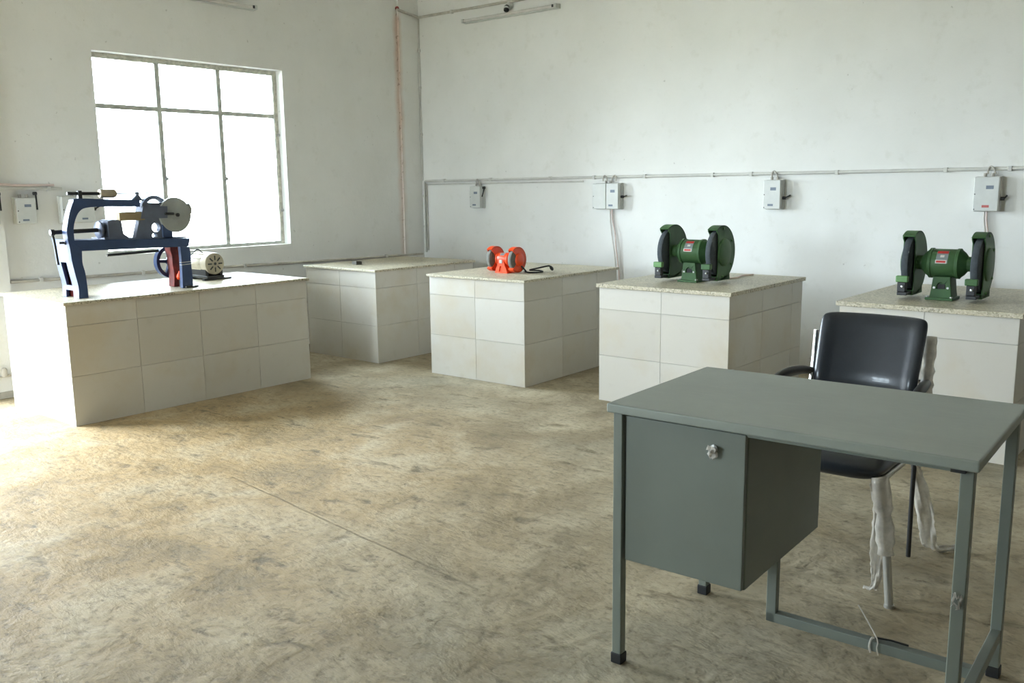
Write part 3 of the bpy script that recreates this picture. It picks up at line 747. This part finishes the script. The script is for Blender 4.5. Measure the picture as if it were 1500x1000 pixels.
# ------------------------------------------------------------------ steel desk
DX, DY, DR, DL, DD, DH = 3.295, -3.6586, 0.0276, 0.940, 0.6266, 0.7807
desk = thing('steel_desk', (DX, DY, 0), 'grey steel office desk with one locked cupboard and thin legs', 'desk', rz=DR)
MB().box(0, DL, 0, DD, DH - .027, DH).build('desk_top', 'desk_enamel_lit', desk, bevel=.005, seg=3)
MB().box(.04, DL - .04, .035, DD - .035, DH - .042, DH - .027).build('apron', 'desk_enamel_plain', desk)
LG = .029
for (lx, ly) in ((.012, .018), (DL - .012 - LG, .018), (.012, DD - .018 - LG), (DL - .012 - LG, DD - .018 - LG)):
    l = MB().box(lx, lx + LG, ly, ly + LG, .012, DH - .027).build('leg', 'desk_enamel_plain', desk, bevel=.003)
    MB().box(lx - .003, lx + LG + .003, ly - .003, ly + LG + .003, 0, .032).build('leg_cap', 'rubber_black', l, bevel=.003)
# cupboard
cx0, cx1, cy0, cy1, cz0, cz1 = .043, .400, .030, .605, .318, DH - .032
cab = MB().box(cx0, cx1, cy0 + .016, cy1, cz0, cz1).build('cupboard', 'desk_enamel_plain', desk, bevel=.003)
door = MB().box(cx0 + .002, cx1 - .002, cy0, cy0 + .014, cz0 + .003, cz1 - .004).build('cupboard_door', 'desk_enamel_plain', desk, bevel=.003)
MB().lathe([(.010, 0), (.010, .004), (.006, .006)], (.312, cy0, .697), (0, -1, 0), 16).build('lock', 'bright_steel', door, smooth=40)
# twist of torn film tied at the lock, built as a small crumpled sheet
rg = random.Random(11); cr = MB(); n = 6
vs = [(.312 + (i / n - .5) * .022 + rg.uniform(-.006, .006), cy0 - .008 - rg.uniform(0, .012), .703 - j / 5 * .030 + rg.uniform(-.005, .005)) for j in range(6) for i in range(n + 1)]
cr.add(vs, [(j * (n + 1) + i, j * (n + 1) + i + 1, (j + 1) * (n + 1) + i + 1, (j + 1) * (n + 1) + i) for j in range(5) for i in range(n)])
cr.build('film_tag', 'film', door, smooth=80, solidify=.0008)
# footrest hung from the cupboard, side rail, shim
MB().box(cx1 - .045, cx1 - .015, .315, .340, .112, cz0).build('hanger', 'desk_enamel_plain', desk, bevel=.003)
MB().box(cx1 - .045, DL - .03, .315, .345, .112, .142).build('footrest', 'desk_enamel_plain', desk, bevel=.003)
MB().box(DL - .012 - LG + .002, DL - .014, .018 + LG, DD - .018 - LG, .112, .145).build('side_rail', 'desk_enamel_plain', desk, bevel=.003)
MB().box(DL - .058, DL - .028, .004, .02, DH - .034, DH - .027).build('corner_pad', 'rubber_black', desk)
wt_ = MB()
wt_.tube(bez([(.655, .312, .11), (.652, .308, .13), (.655, .32, .148), (.66, .347, .13), (.66, .348, .108)], 5), .003, 6)
wt_.tube(bez([(.675, .312, .108), (.672, .308, .13), (.668, .32, .15), (.62, .36, .19), (.60, .37, .21)], 5), .002, 6)
wt_.build('wire_tie', 'film', desk, smooth=60)
MB().tube([(.66, .33, .147), (.70, .335, .149), (.745, .34, .146)], .003, 6).build('loose_rod', 'black_steel', desk, smooth=60)
cr = MB()
vs = [(DL - .028 + (i / n - .5) * .018 + rg.uniform(-.004, .004), .014 - rg.uniform(0, .007), .47 - j / 5 * .035 + rg.uniform(-.006, .006)) for j in range(6) for i in range(n + 1)]
cr.add(vs, [(j * (n + 1) + i, j * (n + 1) + i + 1, (j + 1) * (n + 1) + i + 1, (j + 1) * (n + 1) + i) for j in range(5) for i in range(n) if rg.random() > .35])
cr.build('film_scrap', 'film', desk, smooth=80, solidify=.0008)

# ------------------------------------------------------------------ chair
CHX, CHY = 3.545, -2.52
ch = thing('office_chair', (CHX, CHY, 0), 'black padded office chair with chrome frame, partly wrapped in film', 'chair')
def pad(name, fn, nu, nv, mat, sub=2, lab=None):
    """fn(u, v, side) gives a point for u, v in -1..1, side +1 front, -1 back"""
    mb = MB(); vs = []; fs = []
    for sd in (1, -1):
        for j in range(nv + 1):
            for i in range(nu + 1):
                vs.append(fn(-1 + 2 * i / nu, -1 + 2 * j / nv, sd))
    N = (nu + 1) * (nv + 1); idx = lambda i, j, s: j * (nu + 1) + i + s * N
    for j in range(nv):
        for i in range(nu):
            fs.append((idx(i, j, 0), idx(i + 1, j, 0), idx(i + 1, j + 1, 0), idx(i, j + 1, 0)))
            fs.append((idx(i, j, 1), idx(i, j + 1, 1), idx(i + 1, j + 1, 1), idx(i + 1, j, 1)))
    ed = [(i, 0) for i in range(nu)] + [(nu, j) for j in range(nv)] + [(i, nv) for i in range(nu, 0, -1)] + [(0, j) for j in range(nv, 0, -1)]
    for k in range(len(ed)):
        a, b = ed[k], ed[(k + 1) % len(ed)]
        fs.append((idx(*a, 0), idx(*a, 1), idx(*b, 1), idx(*b, 0)))
    mb.add(vs, fs); o = mb.build(name, mat, ch, smooth=180)
    m = o.modifiers.new('sub', 'SUBSURF'); m.levels = sub; m.render_levels = sub
    return o
def squircle(u, v, e):
    # round the corners of the unit square
    au, av = abs(u), abs(v); m = max(au, av)
    if m < 1e-6: return u, v
    k = m / ((au ** e + av ** e) ** (1 / e)); return u * k, v * k
def back_fn(u, v, s):
    us, vs_ = squircle(u, v, 16)
    x = us * (.193 + .006 * vs_); z = .68 + vs_ * .20
    e = max(abs(u), abs(v)); th = .026 if e < .99 else .012
    bol = .014 * max(0, (abs(u) - .72) / .28) * (1 if abs(u) < .99 else .3)
    seam = -.006 if abs(v + .25) < .06 else 0
    y = .270 + .07 * (z - .68) / .2 - .03 * (abs(us) ** 2) * 0.5
    return (x + .010, y - s * th - (bol + seam if s > 0 else 0) - .02 * us * us, z)
pad('backrest', back_fn, 14, 16, 'leatherette')
def seat_fn(u, v, s):
    us, vs_ = squircle(u, v, 7)
    e = max(abs(u), abs(v)); th = .036 if e < .99 else .016
    return (us * .232, -.02 + vs_ * .238, .438 + s * th + (.010 * (1 - us * us) if s > 0 else 0) - .012 * max(0, -vs_) ** 2)
pad('seat', seat_fn, 12, 12, 'leatherette')
for s in (-1, 1):
    # back upright with armrest arm
    ux = .225 if s < 0 else .205
    upn = MB().tube(bez([(s * ux, .345, .795), (s * ux, .335, .70), (s * ux, .315, .60), (s * .235, .285, .48), (s * .225, .24, .405)], 8), .0125, 12)
    upn.build('back_tube', 'chrome', ch, smooth=60)
    MB().lathe([(.0125, 0), (.0125, .004), (.006, .007)], (s * ux, .346, .793), (0, .1, 1), 12).build('tube_cap', 'chrome', ch, smooth=50)
    MB().tube([(s * ux, .325, .64), (s * .18, .325, .64), (s * .15, .31, .64)], .009, 10).build('back_bracket', 'chrome', ch, smooth=60)
    ao = 0 if s < 0 else -.028
    armpts = bez([(s * (ux + .003), .325, .632), (s * .248 + ao, .25, .645), (s * .262 + ao, .15, .648), (s * .268 + ao, .06, .636), (s * .268 + ao, -.01, .60), (s * .262 + ao, -.03, .54), (s * .245 + ao, -.03, .44)], 8)
    rr_ = [.016 + .009 * sin(pi * min(1, i / 34)) for i in range(len(armpts))]
    MB().tube(armpts, rr_, 12, flat=.75).build('armrest', 'plastic_black', ch, smooth=60)
    lf = MB().tube(bez([(s * .222, -.225, .415), (s * .245, -.235, .30), (s * .268, -.255, .15), (s * .288, -.272, .004)], 6), .0135, 12)
    lfo = lf.build('leg', 'tube_steel', ch, smooth=60)
    MB().lathe([(.016, 0), (.016, .012)], (s * .288, -.272, 0), (0, 0, 1), 12).build('leg_cap', 'tube_steel', lfo, smooth=50)
    lb = MB().tube(bez([(s * .215, .20, .415), (s * .216, .19, .30), (s * .217, .185, .15), (s * .217, .187, .004)], 6), .0085, 12)
    lb.build('leg', 'dark_steel', ch, smooth=60)
    MB().tube([(s * .222, -.225, .405), (s * .22, .22, .405)], .011, 10).build('seat_rail', 'tube_steel', ch, smooth=60)
MB().tube([(-.22, .2, .405), (.22, .2, .405)], .011, 10).build('cross_rail', 'tube_steel', ch, smooth=60)
# film sleeves and loose strips
def film_strip(name, path, widths, seed, wdir=(1, 0, 0), nw=8, amp=.012):
    r = random.Random(seed); pts = bez(path, 8); m = len(pts); wd = Vector(wdir).normalized(); vs = []; fs = []
    ph = [r.uniform(0, 6) for _ in range(6)]
    for i, p in enumerate(pts):
        f_ = i / (m - 1) * (len(widths) - 1); k = min(int(f_), len(widths) - 2); w = widths[k] + (widths[k + 1] - widths[k]) * (f_ - k)
        tdir = (pts[min(i + 1, m - 1)] - pts[max(i - 1, 0)]).normalized(); nn = tdir.cross(wd).normalized()
        for j in range(nw + 1):
            u = -1 + 2 * j / nw
            off = amp * (sin(u * 4 + ph[0] + i * .21) * .6 + sin(u * 9 + ph[1] - i * .37) * .4) + r.uniform(-1, 1) * amp * .15
            vs.append(p + wd * (u * w / 2 + r.uniform(-1, 1) * .002) + nn * off)
    for i in range(m - 1):
        for j in range(nw):
            fs.append((i * (nw + 1) + j, i * (nw + 1) + j + 1, (i + 1) * (nw + 1) + j + 1, (i + 1) * (nw + 1) + j))
    o = MB().add(vs, fs).build(name, 'film', ch, smooth=180, solidify=.0006); return o
def film_sleeve(name, path, r0, seed):
    r = random.Random(seed); pts = bez(path, 6); rs = [r0 * (1 + r.uniform(-.18, .22)) for _ in pts]
    o = MB().tube(pts, rs, 10).build(name, 'film', ch, smooth=180); o['label'] = 'crinkled clear film sleeve'; return o
film_sleeve('film_sleeve', [(.206, .345, .81), (.206, .335, .70), (.206, .315, .60)], .022, 3)
film_sleeve('film_sleeve', [(.222, -.225, .42), (.245, -.238, .30), (.262, -.252, .17)], .026, 5)
a = film_strip('film_strip', [(.222, -.245, .40), (.228, -.23, .30), (.228, -.22, .18), (.224, -.21, .08), (.216, -.20, .025), (.200, -.195, .012)], [.05, .05, .05, .035, .022, .05], 21)
a['label'] = 'torn film strip hanging to the floor'
b_ = film_strip('film_strip', [(.214, .19, .41), (.224, .20, .33), (.248, .225, .20), (.262, .255, .10), (.270, .285, .02), (.32, .33, .012), (.368, .376, .020)], [.02, .035, .07, .06, .05, .035, .05], 22)
b_['label'] = 'long film strip trailing on the floor'
